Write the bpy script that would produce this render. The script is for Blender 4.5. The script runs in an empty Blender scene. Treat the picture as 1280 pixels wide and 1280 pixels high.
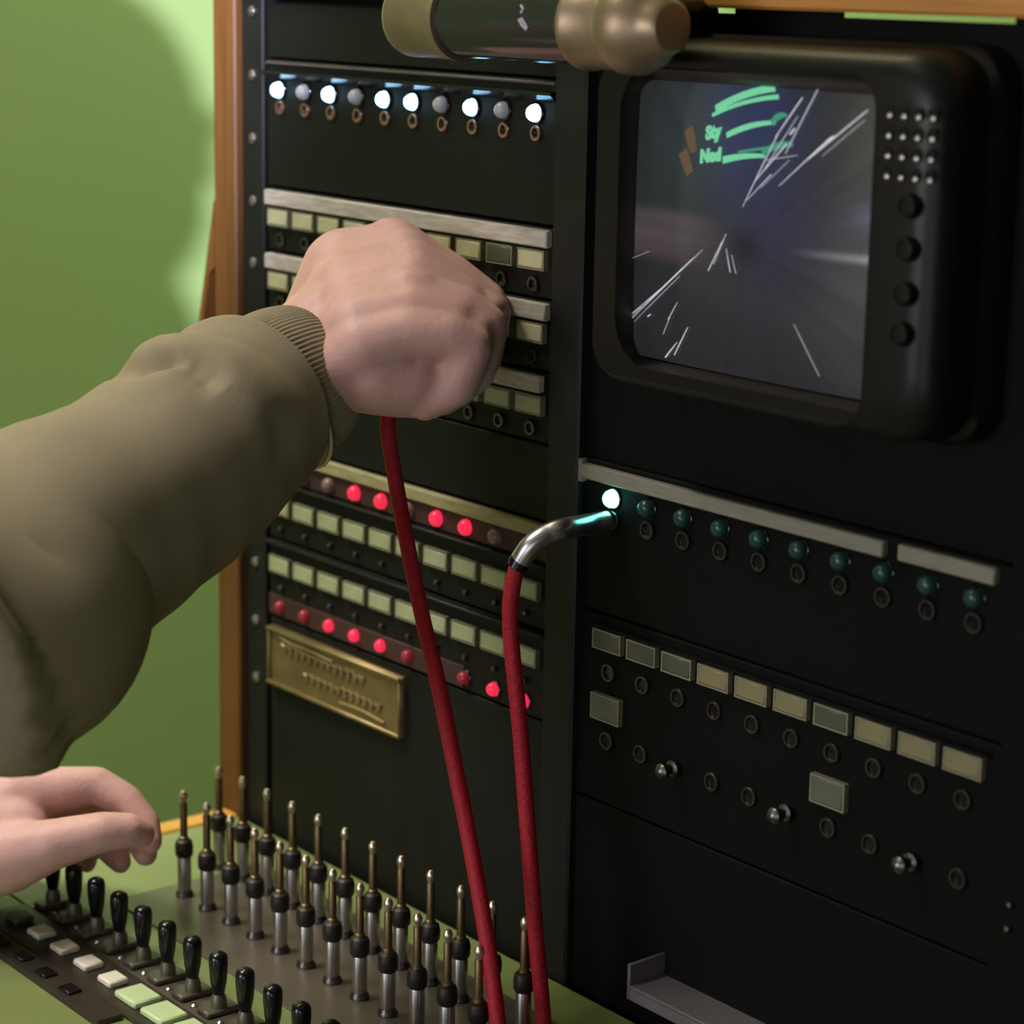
import bpy, bmesh, math, random
from mathutils import Vector, Matrix, noise
random.seed(7)
SC = bpy.context.scene
COL = SC.collection

# ------------------------------------------------------------------ camera
F = 3000.0                                    # focal length in pixels of a 1280 px frame
CAM = Vector((0.996473, -0.651638, 0.059062))
YAW, PITCH, ROLL = -0.893970, 0.222182, 0.018126
fwd = Vector((math.sin(YAW)*math.cos(PITCH), math.cos(YAW)*math.cos(PITCH), -math.sin(PITCH)))
r0 = Vector((math.cos(YAW), -math.sin(YAW), 0)); u0 = r0.cross(fwd)
RV = r0*math.cos(ROLL) + u0*math.sin(ROLL)
UV = -r0*math.sin(ROLL) + u0*math.cos(ROLL)
cd = bpy.data.cameras.new('camera'); cam = bpy.data.objects.new('camera', cd); COL.objects.link(cam)
M = Matrix((RV, UV, -fwd)).transposed().to_4x4(); M.translation = CAM
cam.matrix_world = M
cd.sensor_width = 36; cd.lens = F/1280*36; cd.clip_start = .05
cd.dof.use_dof = True; cd.dof.focus_distance = 1.0; cd.dof.aperture_fstop = 9
SC.camera = cam
# ------------------------------------------------------------------ view, world, lights
SC.view_settings.view_transform = 'Standard'; SC.view_settings.look = 'None'
SC.view_settings.gamma = 1; SC.view_settings.use_curve_mapping = False
SC.view_settings.exposure = 0.0
wd = bpy.data.worlds.new('room_air'); SC.world = wd; wd.use_nodes = True
bg = wd.node_tree.nodes['Background']; bg.inputs[0].default_value = (1, .90, .72, 1); bg.inputs[1].default_value = .05

def aim(o, tgt):
    o.rotation_euler = (Vector(tgt)-o.location).to_track_quat('-Z', 'Y').to_euler()
def area(name, loc, tgt, size, power, color):
    l = bpy.data.lights.new(name, 'AREA'); l.shape = 'DISK'; l.size = size; l.energy = power; l.color = color
    o = bpy.data.objects.new(name, l); COL.objects.link(o); o.location = loc; aim(o, tgt); return o
def spot(name, loc, tgt, power, color, half, radius, blend=.3):
    l = bpy.data.lights.new(name, 'SPOT'); l.energy = power; l.color = color; l.spot_size = 2*half; l.spot_blend = blend
    l.shadow_soft_size = radius
    o = bpy.data.objects.new(name, l); COL.objects.link(o); o.location = loc; aim(o, tgt); return o
HEAD_TOP = Vector((-.085, -.50, .325))
SHADOW_TOP = Vector((-1.2, .560, .040))
LAMP = HEAD_TOP + (HEAD_TOP-SHADOW_TOP)*3.0
spot('ceiling_spotlight', (-.42, -.78, 1.34), (-.19, -.28, -.25), 225, (1, .95, .86), math.radians(25), .42, 1.0)
area('room_fill_light', (.20, -2.8, .15), (-.1, -.2, -.25), 1.2, 27, (.96, .96, 1.0))
area('wall_fill_light', (-.62, .02, 1.38), (-1.1, .45, -.1), .35, 8.0, (1, .80, .48))  # added fill without a fixture, lifts the shaded left wall
area('low_fill_light', (1.55, -1.75, -.30), (.15, -.25, -.15),   .9, 4.2, (.96, .96, 1.0))
spot('room_spotlight', LAMP, (-1.2, .56, -.02), 3300, (.70, .70, 1.0), math.radians(5.8), .05)
area('back_wall_fill_light', (-.75, .85, 1.1), (-.75, 1.2, .0), .2, 10, (.78, .76, 1.0))  # unseen helper brightening the back wall behind the top slits

# ------------------------------------------------------------------ helpers
def lin(c):
    f = lambda v: v/12.92 if v <= .04045 else ((v+.055)/1.055)**2.4
    return tuple(f(v/255) for v in c) + (1,)
MATS = {}
def mat(name, rgb, rough=.5, metal=0, bump=0, bscale=300, var=0, vscale=40, emit=None, estr=0, stretch=None, spec=.5, sss=0, coat=0):
    if name in MATS: return MATS[name]
    m = bpy.data.materials.new(name); m.use_nodes = True; nt = m.node_tree; b = nt.nodes['Principled BSDF']
    c = rgb if len(rgb) == 4 else tuple(rgb)+(1,)
    b.inputs['Base Color'].default_value = c; b.inputs['Roughness'].default_value = rough; b.inputs['Metallic'].default_value = metal
    b.inputs['Specular IOR Level'].default_value = spec; b.inputs['Coat Weight'].default_value = coat
    if sss:
        b.inputs['Subsurface Weight'].default_value = sss; b.inputs['Subsurface Radius'].default_value = (.006, .002, .001); b.inputs['Subsurface Scale'].default_value = 1
    tc = nt.nodes.new('ShaderNodeTexCoord'); mp = nt.nodes.new('ShaderNodeMapping'); nt.links.new(tc.outputs['Object'], mp.inputs[0])
    if stretch: mp.inputs['Scale'].default_value = stretch
    n = nt.nodes.new('ShaderNodeTexNoise'); n.inputs['Scale'].default_value = vscale; n.inputs['Detail'].default_value = 6
    nt.links.new(mp.outputs[0], n.inputs['Vector'])
    rp = nt.nodes.new('ShaderNodeValToRGB'); v = max(var, .03)
    rp.color_ramp.elements[0].position = .3; rp.color_ramp.elements[1].position = .7
    rp.color_ramp.elements[0].color = tuple(x*(1-v) for x in c[:3])+(1,); rp.color_ramp.elements[1].color = tuple(min(1, x*(1+v)) for x in c[:3])+(1,)
    nt.links.new(n.outputs['Fac'], rp.inputs[0]); nt.links.new(rp.outputs[0], b.inputs['Base Color'])
    if bump:
        n2 = nt.nodes.new('ShaderNodeTexNoise'); n2.inputs['Scale'].default_value = bscale; n2.inputs['Detail'].default_value = 4
        nt.links.new(mp.outputs[0], n2.inputs['Vector'])
        bp = nt.nodes.new('ShaderNodeBump'); bp.inputs['Strength'].default_value = bump; bp.inputs['Distance'].default_value = .001
        nt.links.new(n2.outputs['Fac'], bp.inputs['Height']); nt.links.new(bp.outputs[0], b.inputs['Normal'])
    if emit:
        b.inputs['Emission Color'].default_value = tuple(emit)+(1,); b.inputs['Emission Strength'].default_value = estr
    MATS[name] = m; return m

BLACK = mat('black_panel_paint', (.0075, .0085, .0055), .6, bump=.06, bscale=900, var=.15, spec=.25)
BLACKR = mat('shaded_black_paint', (.003, .003, .003), .65, bump=.06, bscale=900, var=.15, spec=.12)  # darker copy of the panel black, right bay's dimness put into the colour
RAIL = mat('dark_rail_paint', (.012, .013, .011), .5, var=.2, spec=.3)
WOOD = mat('orange_varnished_wood', lin((112, 72, 30)), .5, bump=.15, bscale=60, var=.22, vscale=14, stretch=(12, 12, .8))
WOODH = mat('orange_varnished_board', lin((208, 142, 66)), .5, bump=.15, bscale=60, var=.22, vscale=14, stretch=(.8, 12, 12))
TRIMW = mat('honey_wood_edging', lin((205, 150, 62)), .5, var=.15, vscale=20)
STEEL = mat('worn_nickel', (.55, .52, .50), .32, 1, var=.15)
DSTEEL = mat('dull_jack_metal', (.15, .14, .135), .35, 1, var=.2)
COPPER = mat('copper_jack', (.62, .36, .30), .38, 1, var=.2)
STRIP = mat('ivory_label_card', lin((196, 186, 172)), .7, var=.22, vscale=60, stretch=(1.4, 1, 9))
STRIPY = mat('yellowed_label_card', lin((172, 164, 118)), .7, var=.18, vscale=60, stretch=(1.4, 1, 9))
STRIPG = mat('shaded_grey_label_card', lin((130, 126, 110)), .7, var=.15, vscale=60, stretch=(1.4, 1, 9))  # card colour darkened to carry the right bay's shade
TILE = mat('cream_tile_plastic', lin((198, 194, 152)), .45, var=.1, vscale=90)
TILEB = mat('olive_tile_plastic', lin((176, 182, 140)), .45, var=.12, vscale=90)
TILER = mat('shaded_tile_plastic', lin((130, 122, 88)), .45, var=.1, vscale=90)  # right bay tiles, its weaker light painted in as a darker tone
TILEQ = mat('grey_green_tile_plastic', lin((92, 96, 80)), .45, var=.12, vscale=90)
TILED = mat('dark_tile_plastic', lin((78, 82, 66)), .4, var=.12, vscale=90)
TILEF = mat('tile_frame', lin((128, 128, 100)), .5, var=.1)
TILEFL = mat('pale_tile_frame', lin((128, 124, 100)), .45, var=.1)
BROWN = mat('brown_fibre_strip', lin((66, 42, 36)), .6, var=.2)
LAMPW = mat('lit_white_blue_lens', (.8, .9, 1), .3, emit=(.30, .66, 1.0), estr=5.5)
LAMPOFF = mat('unlit_white_lens', (.42, .42, .44), .25)
LAMPR = mat('lit_red_lens', (.25, .01, .03), .25, emit=(1, .03, .085), estr=.85)
LAMPRD = mat('dim_red_lens', (.28, .03, .05), .2, emit=(1, .02, .05), estr=.07)
LAMPRO = mat('unlit_clear_red_lens', (.30, .17, .17), .2)
LAMPT = mat('lit_teal_lens', (.3, 1, .9), .25, emit=(.16, 1, .82), estr=7)
LAMPTO = mat('unlit_teal_lens', (.012, .05, .043), .3)
BRASS = mat('aged_brass', (.36, .265, .17), .44, .75, bump=.15, bscale=120, var=.25, vscale=30)
BRASSP = mat('brass_nameplate', (.30, .225, .10), .48, .75, bump=.12, bscale=200, var=.2, vscale=50)
TUBEB = mat('gloss_black_tube', (.022, .021, .024), .14, 0, var=.1, spec=.8)
TVB = mat('black_moulded_plastic', (.006, .0055, .005), .38, spec=.3, bump=.08, bscale=1500, var=.1)
TVL = mat('screen_lit_bezel_plastic', (.05, .038, .034), .45, var=.1)  # brown stands for screen light falling on the lip
RUB = mat('black_bakelite', (.006, .006, .008), .22, var=.1)
CORD = mat('red_braided_cord', lin((178, 18, 40)), .62, bump=.5, bscale=700, var=.16, vscale=500)
CHROME = mat('polished_nickel', (.68, .64, .66), .32, 1, var=.08)
DESK = mat('green_desk_lacquer', lin((126, 138, 84)), .38, var=.12, vscale=8, bump=.05)
PLATE = mat('bronze_grey_plate', lin((104, 96, 84)), .35, .35, var=.2, vscale=14)
TILEW = mat('white_key_tile', lin((238, 230, 212)), .35, var=.06)
TILEGR = mat('pale_green_key_tile', lin((205, 225, 170)), .3, var=.06)
BROWNF = mat('dark_brown_key_frame', lin((50, 42, 34)), .4, var=.2)
PLUGSH = mat('brass_plug_shaft', (.20, .135, .065), .4, .8, var=.25, vscale=80)
PLUGT = mat('pale_brass_tip', (.78, .68, .52), .3, .9)
COLLAR = mat('dark_plug_collar', (.016, .011, .010), .45)
SKIN = mat('skin', lin((218, 170, 162)), .5, bump=.25, bscale=420, var=.08, vscale=60, sss=.12)
HAIR = mat('dark_hair', (.03, .02, .015), .6, bump=.6, bscale=250, var=.3)
KHAKI = mat('khaki_cotton', lin((160, 147, 122)), .92, bump=.35, bscale=1400, var=.07, vscale=30, spec=.15)
KHAKIR = mat('khaki_rib_knit', lin((158, 146, 121)), .92, bump=.3, bscale=1600, var=.06, vscale=60, spec=.15)
THREAD = mat('pale_khaki_thread', lin((222, 208, 170)), .9)
DENIM = mat('dark_trousers', (.03, .03, .035), .9)
WALLG = mat('green_wall_paint', (.37, .54, .175), .85, bump=.05, bscale=30, var=.02, vscale=2)
CEIL = mat('ceiling_paint', (.55, .54, .48), .9)
FLOOR = mat('brown_floor', (.16, .12, .08), .6, var=.1)
EYEW = mat('eye_white', (.7, .68, .64), .2); EYED = mat('dark_iris', (.03, .02, .015), .15); LIP = mat('lips', lin((176, 110, 100)), .5)

def link(name, me, m, parent=None, loc=None):
    o = bpy.data.objects.new(name, me)
    if m is not None and not me.materials: me.materials.append(m)
    COL.objects.link(o)
    if loc is not None: o.location = loc
    if parent is not None: o.parent = parent
    return o
def mesh(bm, smooth=True, angle=40):
    bmesh.ops.remove_doubles(bm, verts=bm.verts, dist=1e-7)
    bmesh.ops.recalc_face_normals(bm, faces=bm.faces)
    me = bpy.data.meshes.new('m'); 
    for f in bm.faces: f.smooth = smooth
    if smooth:
        for e in bm.edges:
            if len(e.link_faces) == 2 and e.calc_face_angle(0) > math.radians(angle): e.smooth = False
    bm.to_mesh(me); bm.free(); return me
def thing(name, label, cat, loc=(0, 0, 0), group=None):
    o = bpy.data.objects.new(name, None); COL.objects.link(o); o.location = loc; o.empty_display_size = .01
    o['label'] = label; o['category'] = cat
    if group: o['group'] = group
    return o
def part(name, me, m, parent, world=True, label=None, loc=None):
    """part whose mesh is in world coordinates (world=True) or in the parent's own"""
    o = link(name, me, m, parent)
    off = Vector((0, 0, 0)); p = parent
    if world:
        while p is not None: off -= p.location; p = p.parent
    o.location = off + (Vector(loc) if loc is not None else Vector((0, 0, 0)))
    if label: o['label'] = label
    return o
def box(bm, x0, x1, y0, y1, z0, z1, bev=0, seg=1):
    t = bmesh.new()
    v = [t.verts.new((x, y, z)) for x in (x0, x1) for y in (y0, y1) for z in (z0, z1)]
    for q in ((0, 1, 3, 2), (4, 6, 7, 5), (0, 4, 5, 1), (2, 3, 7, 6), (0, 2, 6, 4), (1, 5, 7, 3)): t.faces.new([v[i] for i in q])
    bmesh.ops.recalc_face_normals(t, faces=t.faces)
    if bev: bmesh.ops.bevel(t, geom=t.edges[:], offset=bev, segments=seg, affect='EDGES', profile=.5)
    tm = bpy.data.meshes.new('t'); t.to_mesh(tm); t.free(); bm.from_mesh(tm); bpy.data.meshes.remove(tm)
def boxm(*a, **k):
    bm = bmesh.new(); box(bm, *a, **k); return mesh(bm, angle=35)
def loft(bm, rings, cap0=True, cap1=True, closed=True):
    vs = [[bm.verts.new(p) for p in r] for r in rings]
    n = len(vs[0])
    for a, b in zip(vs, vs[1:]):
        for i in range(n if closed else n-1):
            j = (i+1) % n
            bm.faces.new((a[i], a[j], b[j], b[i]))
    if cap0: bm.faces.new(vs[0][::-1])
    if cap1: bm.faces.new(vs[-1])
def lathe(bm, prof, axis='z', n=16, org=(0, 0, 0)):
    o = Vector(org); rings = []
    for rad, h in prof:
        ring = []
        for i in range(n):
            a = 2*math.pi*i/n; c, s = math.cos(a)*max(rad, 1e-5), math.sin(a)*max(rad, 1e-5)
            ring.append(o + (Vector((c, s, h)) if axis == 'z' else Vector((c, h, s)) if axis == 'y' else Vector((h, c, s))))
        rings.append(ring)
    loft(bm, rings)
def lathem(prof, axis='z', n=16, org=(0, 0, 0), angle=40):
    bm = bmesh.new(); lathe(bm, prof, axis, n, org); return mesh(bm, angle=angle)
def smooth_path(pts, k=8):
    P = [Vector(p) for p in pts]; out = []
    for i in range(len(P)-1):
        a, b, c, d = P[max(i-1, 0)], P[i], P[i+1], P[min(i+2, len(P)-1)]
        for j in range(k):
            t = j/k
            out.append(.5*((2*b)+(c-a)*t+(2*a-5*b+4*c-d)*t*t+(3*b-a-3*c+d)*t**3))
    out.append(P[-1]); return out
def tube(bm, pts, rad, n=12, caps=True):
    pts = [Vector(p) for p in pts]; rings = []; ref = None
    for i, p in enumerate(pts):
        t = (pts[min(i+1, len(pts)-1)]-pts[max(i-1, 0)]).normalized()
        if ref is None: ref = t.orthogonal().normalized()
        ref = (ref - t*ref.dot(t)).normalized(); b = t.cross(ref)
        rr = rad(i/(len(pts)-1)) if callable(rad) else rad
        rings.append([p + (ref*math.cos(2*math.pi*k/n)+b*math.sin(2*math.pi*k/n))*rr for k in range(n)])
    loft(bm, rings, caps, caps)
def tubem(pts, rad, n=12):
    bm = bmesh.new(); tube(bm, pts, rad, n); return mesh(bm, angle=60)
def rrect(cx, cz, w, h, r, y, n=6):
    pts = []
    for (sx, sz, a0) in ((1, 1, 0), (-1, 1, 90), (-1, -1, 180), (1, -1, 270)):
        for k in range(n+1):
            a = math.radians(a0+90*k/n)
            pts.append((cx+sx*(w/2-r)+r*math.cos(a), y, cz+sz*(h/2-r)+r*math.sin(a)))
    return pts
def ray(px, py): return fwd + RV*((px-640)/F) + UV*((640-py)/F)
def at_y(px, py, y): d = ray(px, py); return CAM + d*((y-CAM.y)/d.y)          # point of a vertical plane
def at_d(px, py, depth): return CAM + ray(px, py)*depth                       # point at a given distance
S = .022                                                                      # jack pitch

# ------------------------------------------------------------------ setting
def struct(name, me, m):
    o = link(name, me, m); o['kind'] = 'structure'; return o
struct('wall_left', boxm(-1.3, -1.2, -4.4, 1.3, -1.13, 1.45), WALLG)
struct('wall_back', boxm(-1.2, 3.6, 1.2, 1.3, -1.13, 1.45), WALLG)
GWALL = mat('grey_wall_paint', (.16, .16, .15), .9)
struct('wall_right', boxm(3.6, 3.7, -4.4, 1.3, -1.13, 1.45), GWALL)
struct('wall_front', boxm(-1.3, 3.7, -4.5, -4.4, -1.13, 1.45), GWALL)
struct('floor', boxm(-1.3, 3.7, -4.5, 1.3, -1.23, -1.13), FLOOR)
struct('ceiling', boxm(-1.3, 3.7, -4.5, 1.3, 1.45, 1.5), CEIL)

# ------------------------------------------------------------------ cabinet
DZ = -.383                                    # desk top
cab = thing('switchboard_cabinet', 'wooden switchboard cabinet with orange side post and black rack frame', 'cabinet', (.2, .15, -1.13))
part('side_post', boxm(-.0565, -.0360, -.004, .30, -1.13, .046, bev=.001), WOOD, cab)
part('right_post', boxm(.5200, .5400, -.004, .30, -1.13, .046, bev=.001), WOOD, cab)
part('top_board', boxm(-.0565, .5400, -.006, .06, .0462, .0700, bev=.0012), WOODH, cab)
bm = bmesh.new()                              # thin slanted brace against the post's outer side
pr = [Vector((x, -.0042, z)) for x, z in ((-.0562, -.058), (-.096, -.215), (-.0918, -.215), (-.0618, -.096), (-.0562, -.092))]
loft(bm, [[p for p in pr], [p+Vector((0, .010, 0)) for p in pr]])
part('side_brace', mesh(bm, False), WOOD, cab, label='thin slanted wooden brace')
part('rack_rail', boxm(-.0360, -.0165, .000, .02, -1.0, .045, bev=.0008), RAIL, cab)
rail = cab.children[-1]
sm_ = lathem([(0, .0), (.0028, .0), (.0028, -.0008), (.0018, -.0016), (0, -.0018)][::-1], 'y', 10)
for k in range(12):
    part('rail_screw', sm_, STEEL, rail, loc=(-.0255, 0, .037-.031*k))
part('centre_stile', boxm(.2128, .2333, -.0035, .02, -1.0, .045, bev=.0012), RAIL, cab)
part('end_stile', boxm(.4690, .5200, -.003, .02, -1.0, .045, bev=.0012), BLACKR, cab)
part('gap_rail', boxm(-.0165, -.0118, .008, .02, -1.0, .045), BLACKR, cab)
part('bay_back', boxm(-.0118, .2128, .0090, .0120, -1.0, .0440), BLACKR, cab)
part('bay_back', boxm(.2333, .4690, .003, .008, -.1425, .0440), BLACKR, cab)
for x0, x1 in ((-.0118, .2128), (.2333, .2860), (.3120, .3680), (.4500, .4690)):
    part('top_spacer', boxm(x0, x1, .0040, .0060, .0435, .0462), BLACKR, cab)

# ------------------------------------------------------------------ rack modules
def tile_meshes(w, h):
    bm = bmesh.new(); t = .0008
    for a in ((-w/2, w/2, h/2-t, h/2), (-w/2, w/2, -h/2, -h/2+t), (-w/2, -w/2+t, -h/2+t, h/2-t), (w/2-t, w/2, -h/2+t, h/2-t)):
        box(bm, a[0], a[1], -.0026, .001, a[2], a[3])
    fr = mesh(bm, False)
    bm = bmesh.new(); box(bm, -w/2+t, w/2-t, -.0029, .001, -h/2+t, h/2-t, bev=.0005); return fr, mesh(bm)
TF, TC = tile_meshes(.0182, .0088)
TF2, TC2 = tile_meshes(.0184, .0115)
def ring_mesh(r1, r0, h):
    return lathem([(r0, .004), (r1*.98, .0), (r1, -h*.6), (r1*.9, -h), (r0*1.05, -h), (r0, -h*.7), (r0, .004)], 'y', 18)
def lens_mesh(r, h):
    return lathem([(r, .002), (r, -h*.35), (r*.92, -h*.62), (r*.7, -h*.87), (r*.38, -h*.98), (0, -h)], 'y', 16, angle=80)
RING_L = ring_mesh(.0048, .0038, .0014); LENS_L = lens_mesh(.0038, .0052)
LENS_S = lens_mesh(.0039, .0050); RING_S = ring_mesh(.0047, .0039, .0010)
LENS_B = lens_mesh(.0033, .0045); RING_B = ring_mesh(.0041, .0033, .0010)
JACK_L = ring_mesh(.0036, .0021, .0016); JACK_R = ring_mesh(.0042, .0029, .0016)
HOLE = lathem([(.0029, .0), (.0029, -.0004), (0, -.0004)], 'y', 12)
PIN = lathem([(.0016, .0), (.0016, -.0015), (.0011, -.0024), (0, -.0027)], 'y', 10)

def strip_part(name, x0, x1, z0, z1, m, root, label=None):
    bm = bmesh.new(); box(bm, x0, x1, -.0034, .0005, z0, z1, bev=.0006)
    return part(name, mesh(bm), m, root, label=label)
def lamp(root, x, z, lens, lm, ring=RING_L, label=None):
    o = part('lamp', ring, RUB, root, loc=(x, 0, z), label=label)
    l = link('lens', lens_of(lens, lm), None, o); return o
_lens = {}
def lens_of(me, m):
    k = (me.name, m.name)
    if k not in _lens:
        c = me.copy(); c.materials.clear(); c.materials.append(m); _lens[k] = c
    return _lens[k]
def tile(root, x, z, fm, cm, fr=TF, fc=TC, label=None):
    o = part('indicator_tile', lens_of(fr, fm), None, root, loc=(x, 0, z), label=label)
    link('tile_face', lens_of(fc, cm), None, o); return o
def jack(root, x, z, me=JACK_L, m=DSTEEL):
    o = part('jack', lens_of(me, m), None, root, loc=(x, 0, z))
    link('jack_hole', lens_of(HOLE, RUB), None, o); return o
def module(name, label, cat, x0, x1, z0, z1, m=BLACK, group=None):
    r = thing(name, label, cat, ((x0+x1)/2, .004, z0), group)
    part('faceplate', boxm(x0, x1, 0, .008, z0+.0003, z1-.0003, bev=.0006), m, r)
    return r
LX0, LX1 = -.0117, .2124
RX0, RX1 = .2336, .4688
r = module('blank_panel', 'plain black steel panel above the row of blue-white lamps', 'panel', LX0, LX1, .0150, .0414)
r = module('lamp_panel', 'black panel with a row of glowing blue-white lamps', 'panel', LX0, LX1, -.0470, .0145)
bm = bmesh.new(); box(bm, LX0, LX1-.0015, -.0020, .0005, .0120, .0136, bev=.0005); part('ridge', mesh(bm), mat('worn_ridge', lin((92, 84, 74)), .45, var=.2), r)
bm = bmesh.new(); pr = ((0, .0050), (-.0006, .0048), (-.0040, .0078), (-.0040, .0092), (0, .0092))
loft(bm, [[(x, y, z) for y, z in pr] for x in (LX0, LX1-.0015)])
part('lamp_hood', mesh(bm, angle=20), mat('gloss_black_hood', (.012, .012, .012), .18, var=.05), r)
for i in range(10):
    on = i in (0, 2, 4, 5, 7, 9)
    lamp(r, i*S, 0, LENS_L, LAMPW if on else LAMPOFF, label='lit blue-white lamp' if on else 'unlit grey lamp')
    jack(r, i*S, -.0085, JACK_L, COPPER)
for k, (zt, lab) in enumerate(((-.0478, 'black jack panel under an ivory label strip, behind the top of the fist'),
                               (-.0792, 'black jack panel with ivory strip, mostly hidden by the fist'),
                               (-.1108, 'lowest of the three black jack panels with ivory label strips'))):
    r = module('jack_panel', lab, 'panel', LX0, LX1, zt-.0308, zt)
    strip_part('label_strip', LX0+.0008, .2092 if k < 2 else .2060, zt-.0085, zt-.0010, STRIP, r)
    for i in range(10):
        dk = (k == 0 and i == 8)
        tile(r, i*S, zt-.0142, TILEF, TILED if dk else TILE if k < 2 else TILEB, label='dark empty tile' if dk else None)
        jack(r, i*S, zt-.0250)
module('blank_panel', 'plain black steel panel between the jack rows and the red lamps', 'panel', LX0, LX1, -.1762, -.1420)
# red lamp modules
r = module('lamp_panel', 'black panel with yellowed label strip over a row of bright red lamps', 'panel', LX0, LX1, -.2255, -.1765)
strip_part('label_strip', LX0+.0008, .2085, -.1832, -.1772, STRIPY, r)
bm = bmesh.new(); box(bm, LX0, LX1, -.0010, .0005, -.1940, -.1838, bev=.0003); part('lamp_strip', mesh(bm), BROWN, r)
bm = bmesh.new(); box(bm, LX0, LX1, -.0045, .0005, -.1962, -.1948, bev=.0005); part('ridge', mesh(bm), RAIL, r)
for i in range(10):
    on = i in (3, 4, 6, 7)
    lamp(r, i*S, -.1888, LENS_S, LAMPR if on else LAMPRO, RING_S, label='lit red lamp' if on else 'unlit red lamp')
    tile(r, i*S, -.2078, TILEF, TILEB); part('pin', PIN, DSTEEL, r, loc=(i*S, 0, -.2195))
r = module('lamp_panel', 'black panel of olive tiles with dim red lamps above the brass nameplate', 'panel', LX0, LX1, -.2668, -.2260)
bm = bmesh.new(); box(bm, LX0, LX1, -.0045, .0005, -.2276, -.2262, bev=.0005); part('ridge', mesh(bm), RAIL, r)
bm = bmesh.new(); box(bm, LX0, LX1-.06, -.0010, .0005, -.2656, -.2552, bev=.0003); part('lamp_strip', mesh(bm), BROWN, r)
for i in range(10):
    lm = LAMPR if i in (2, 3, 4, 8, 9) else LAMPRD
    lamp(r, i*S, -.2602, LENS_B, lm, RING_B, label='lit red lamp' if lm is LAMPR else 'dim red lamp')
    tile(r, i*S, -.2385, TILEF, TILEB); part('pin', PIN, DSTEEL, r, loc=(i*S, 0, -.2505))
r = module('nameplate_panel', 'black lower panel carrying a framed brass nameplate', 'panel', LX0, LX1, DZ-.06, -.2672)
bm = bmesh.new(); box(bm, -.0090, .1072, -.0030, .0005, -.3020, -.2714, bev=.0006)
pl = part('nameplate', mesh(bm), BRASSP, r, label='brass nameplate with worn raised script')
bm = bmesh.new(); t = .0022
for a in ((-.0090, .1072, -.0714-t-.2, -.2714), (-.0090, .1072, -.3020, -.3020+t)): box(bm, a[0], a[1], -.0052, -.0028, a[2], a[3], bev=.0007)
for a in ((-.0090, -.0090+t), (.1072-t, .1072)): box(bm, a[0], a[1], -.0045, -.0028, -.3020+t*.7, -.2714-t*.7, bev=.0007)
part('border', mesh(bm), BRASSP, pl)
bm = bmesh.new()                              # worn, unreadable raised script in two lines
for (x0, x1, z, n, amp) in ((.004, .078, -.2808, 13, .0038), (.024, .092, -.2912, 12, .0036)):
    pts = []
    for k in range(n*8+1):
        t_ = k/8; ph = 2*math.pi*t_
        pts.append((x0+(x1-x0)*t_/n+.0016*math.sin(ph), -.0033, z+amp*(.55+.45*noise.noise((t_*.7, z*90, 0)))*math.cos(ph)))
    tube(bm, pts, .0009, 6)
tube(bm, smooth_path([(.002, -.0033, -.2752), (.012, -.0033, -.2768), (.030, -.0033, -.2765), (.050, -.0033, -.2775)]), .0010, 6)
tube(bm, smooth_path([(.056, -.0033, -.2968), (.075, -.0033, -.2962), (.094, -.0033, -.2975)]), .0010, 6)
part('lettering', mesh(bm), BRASSP, pl)

# right bay modules
r = module('lamp_panel', 'black panel below the monitor with one glowing teal lamp', 'panel', RX0, RX1, -.2085, -.1425, BLACKR)
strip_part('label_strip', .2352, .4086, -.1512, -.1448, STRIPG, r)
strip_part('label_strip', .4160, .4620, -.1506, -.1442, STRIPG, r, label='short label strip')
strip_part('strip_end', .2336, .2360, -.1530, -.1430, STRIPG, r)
RC = .2541
for i in range(10):
    lamp(r, RC+i*S, -.1572, LENS_S, LAMPT if i == 0 else LAMPTO, RING_S, label='lit teal lamp' if i == 0 else 'unlit dark teal lamp')
    jack(r, RC+i*S, -.1666, JACK_R)
r = module('tile_panel', 'black panel of cream tiles above two lone square tiles', 'panel', RX0, RX1, -.2930, -.2090, BLACKR)
bm = bmesh.new(); box(bm, .2440, .4640, -.0030, .0005, -.2140, -.2130, bev=.0003); part('ridge', mesh(bm), BLACKR, r)
for i in range(10):
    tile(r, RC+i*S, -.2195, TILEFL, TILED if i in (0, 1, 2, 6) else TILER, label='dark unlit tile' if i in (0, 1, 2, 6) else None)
    jack(r, RC+i*S, -.2335, JACK_R, DSTEEL)
for i in (0, 6): tile(r, RC+i*S, -.2495, TILEFL, TILEQ, TF2, TC2, label='lone square tile')
es = [c for c in cab.children if c.name.startswith('end_stile')][0]
for px, py in ((1265, 1130), (1262, 1160)): q = at_y(px, py, -.003); part('stile_screw', PIN, DSTEEL, es, loc=(min(q.x, .4830), -.003, q.z))
LEV = lathem([(.0036, .001), (.0036, -.003), (.0022, -.004), (.0020, -.006), (.0032, -.0068), (.0034, -.0090), (.0020, -.0105), (0, -.011)], 'y', 12)
for i in range(10):
    if i in (2, 5, 8): part('lever', LEV, DSTEEL, r, loc=(RC+i*S, 0, -.2640))
    else: jack(r, RC+i*S, -.2640, JACK_R)
r = module('drawer_panel', 'black bottom right panel with a grey projecting rail', 'panel', RX0, RX1, DZ-.06, -.2934, BLACKR)
GREY = mat('grey_bare_metal', lin((112, 104, 108)), .5, .3, var=.1)
bm = bmesh.new(); box(bm, .2950, .4600, -.0200, .0005, -.3590, -.3575, bev=.0004); box(bm, .2950, .4600, -.0200, -.0188, -.3640, -.3590, bev=.0003)
hd = part('pull_rail', mesh(bm), GREY, r, label='grey projecting pull rail')
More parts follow.
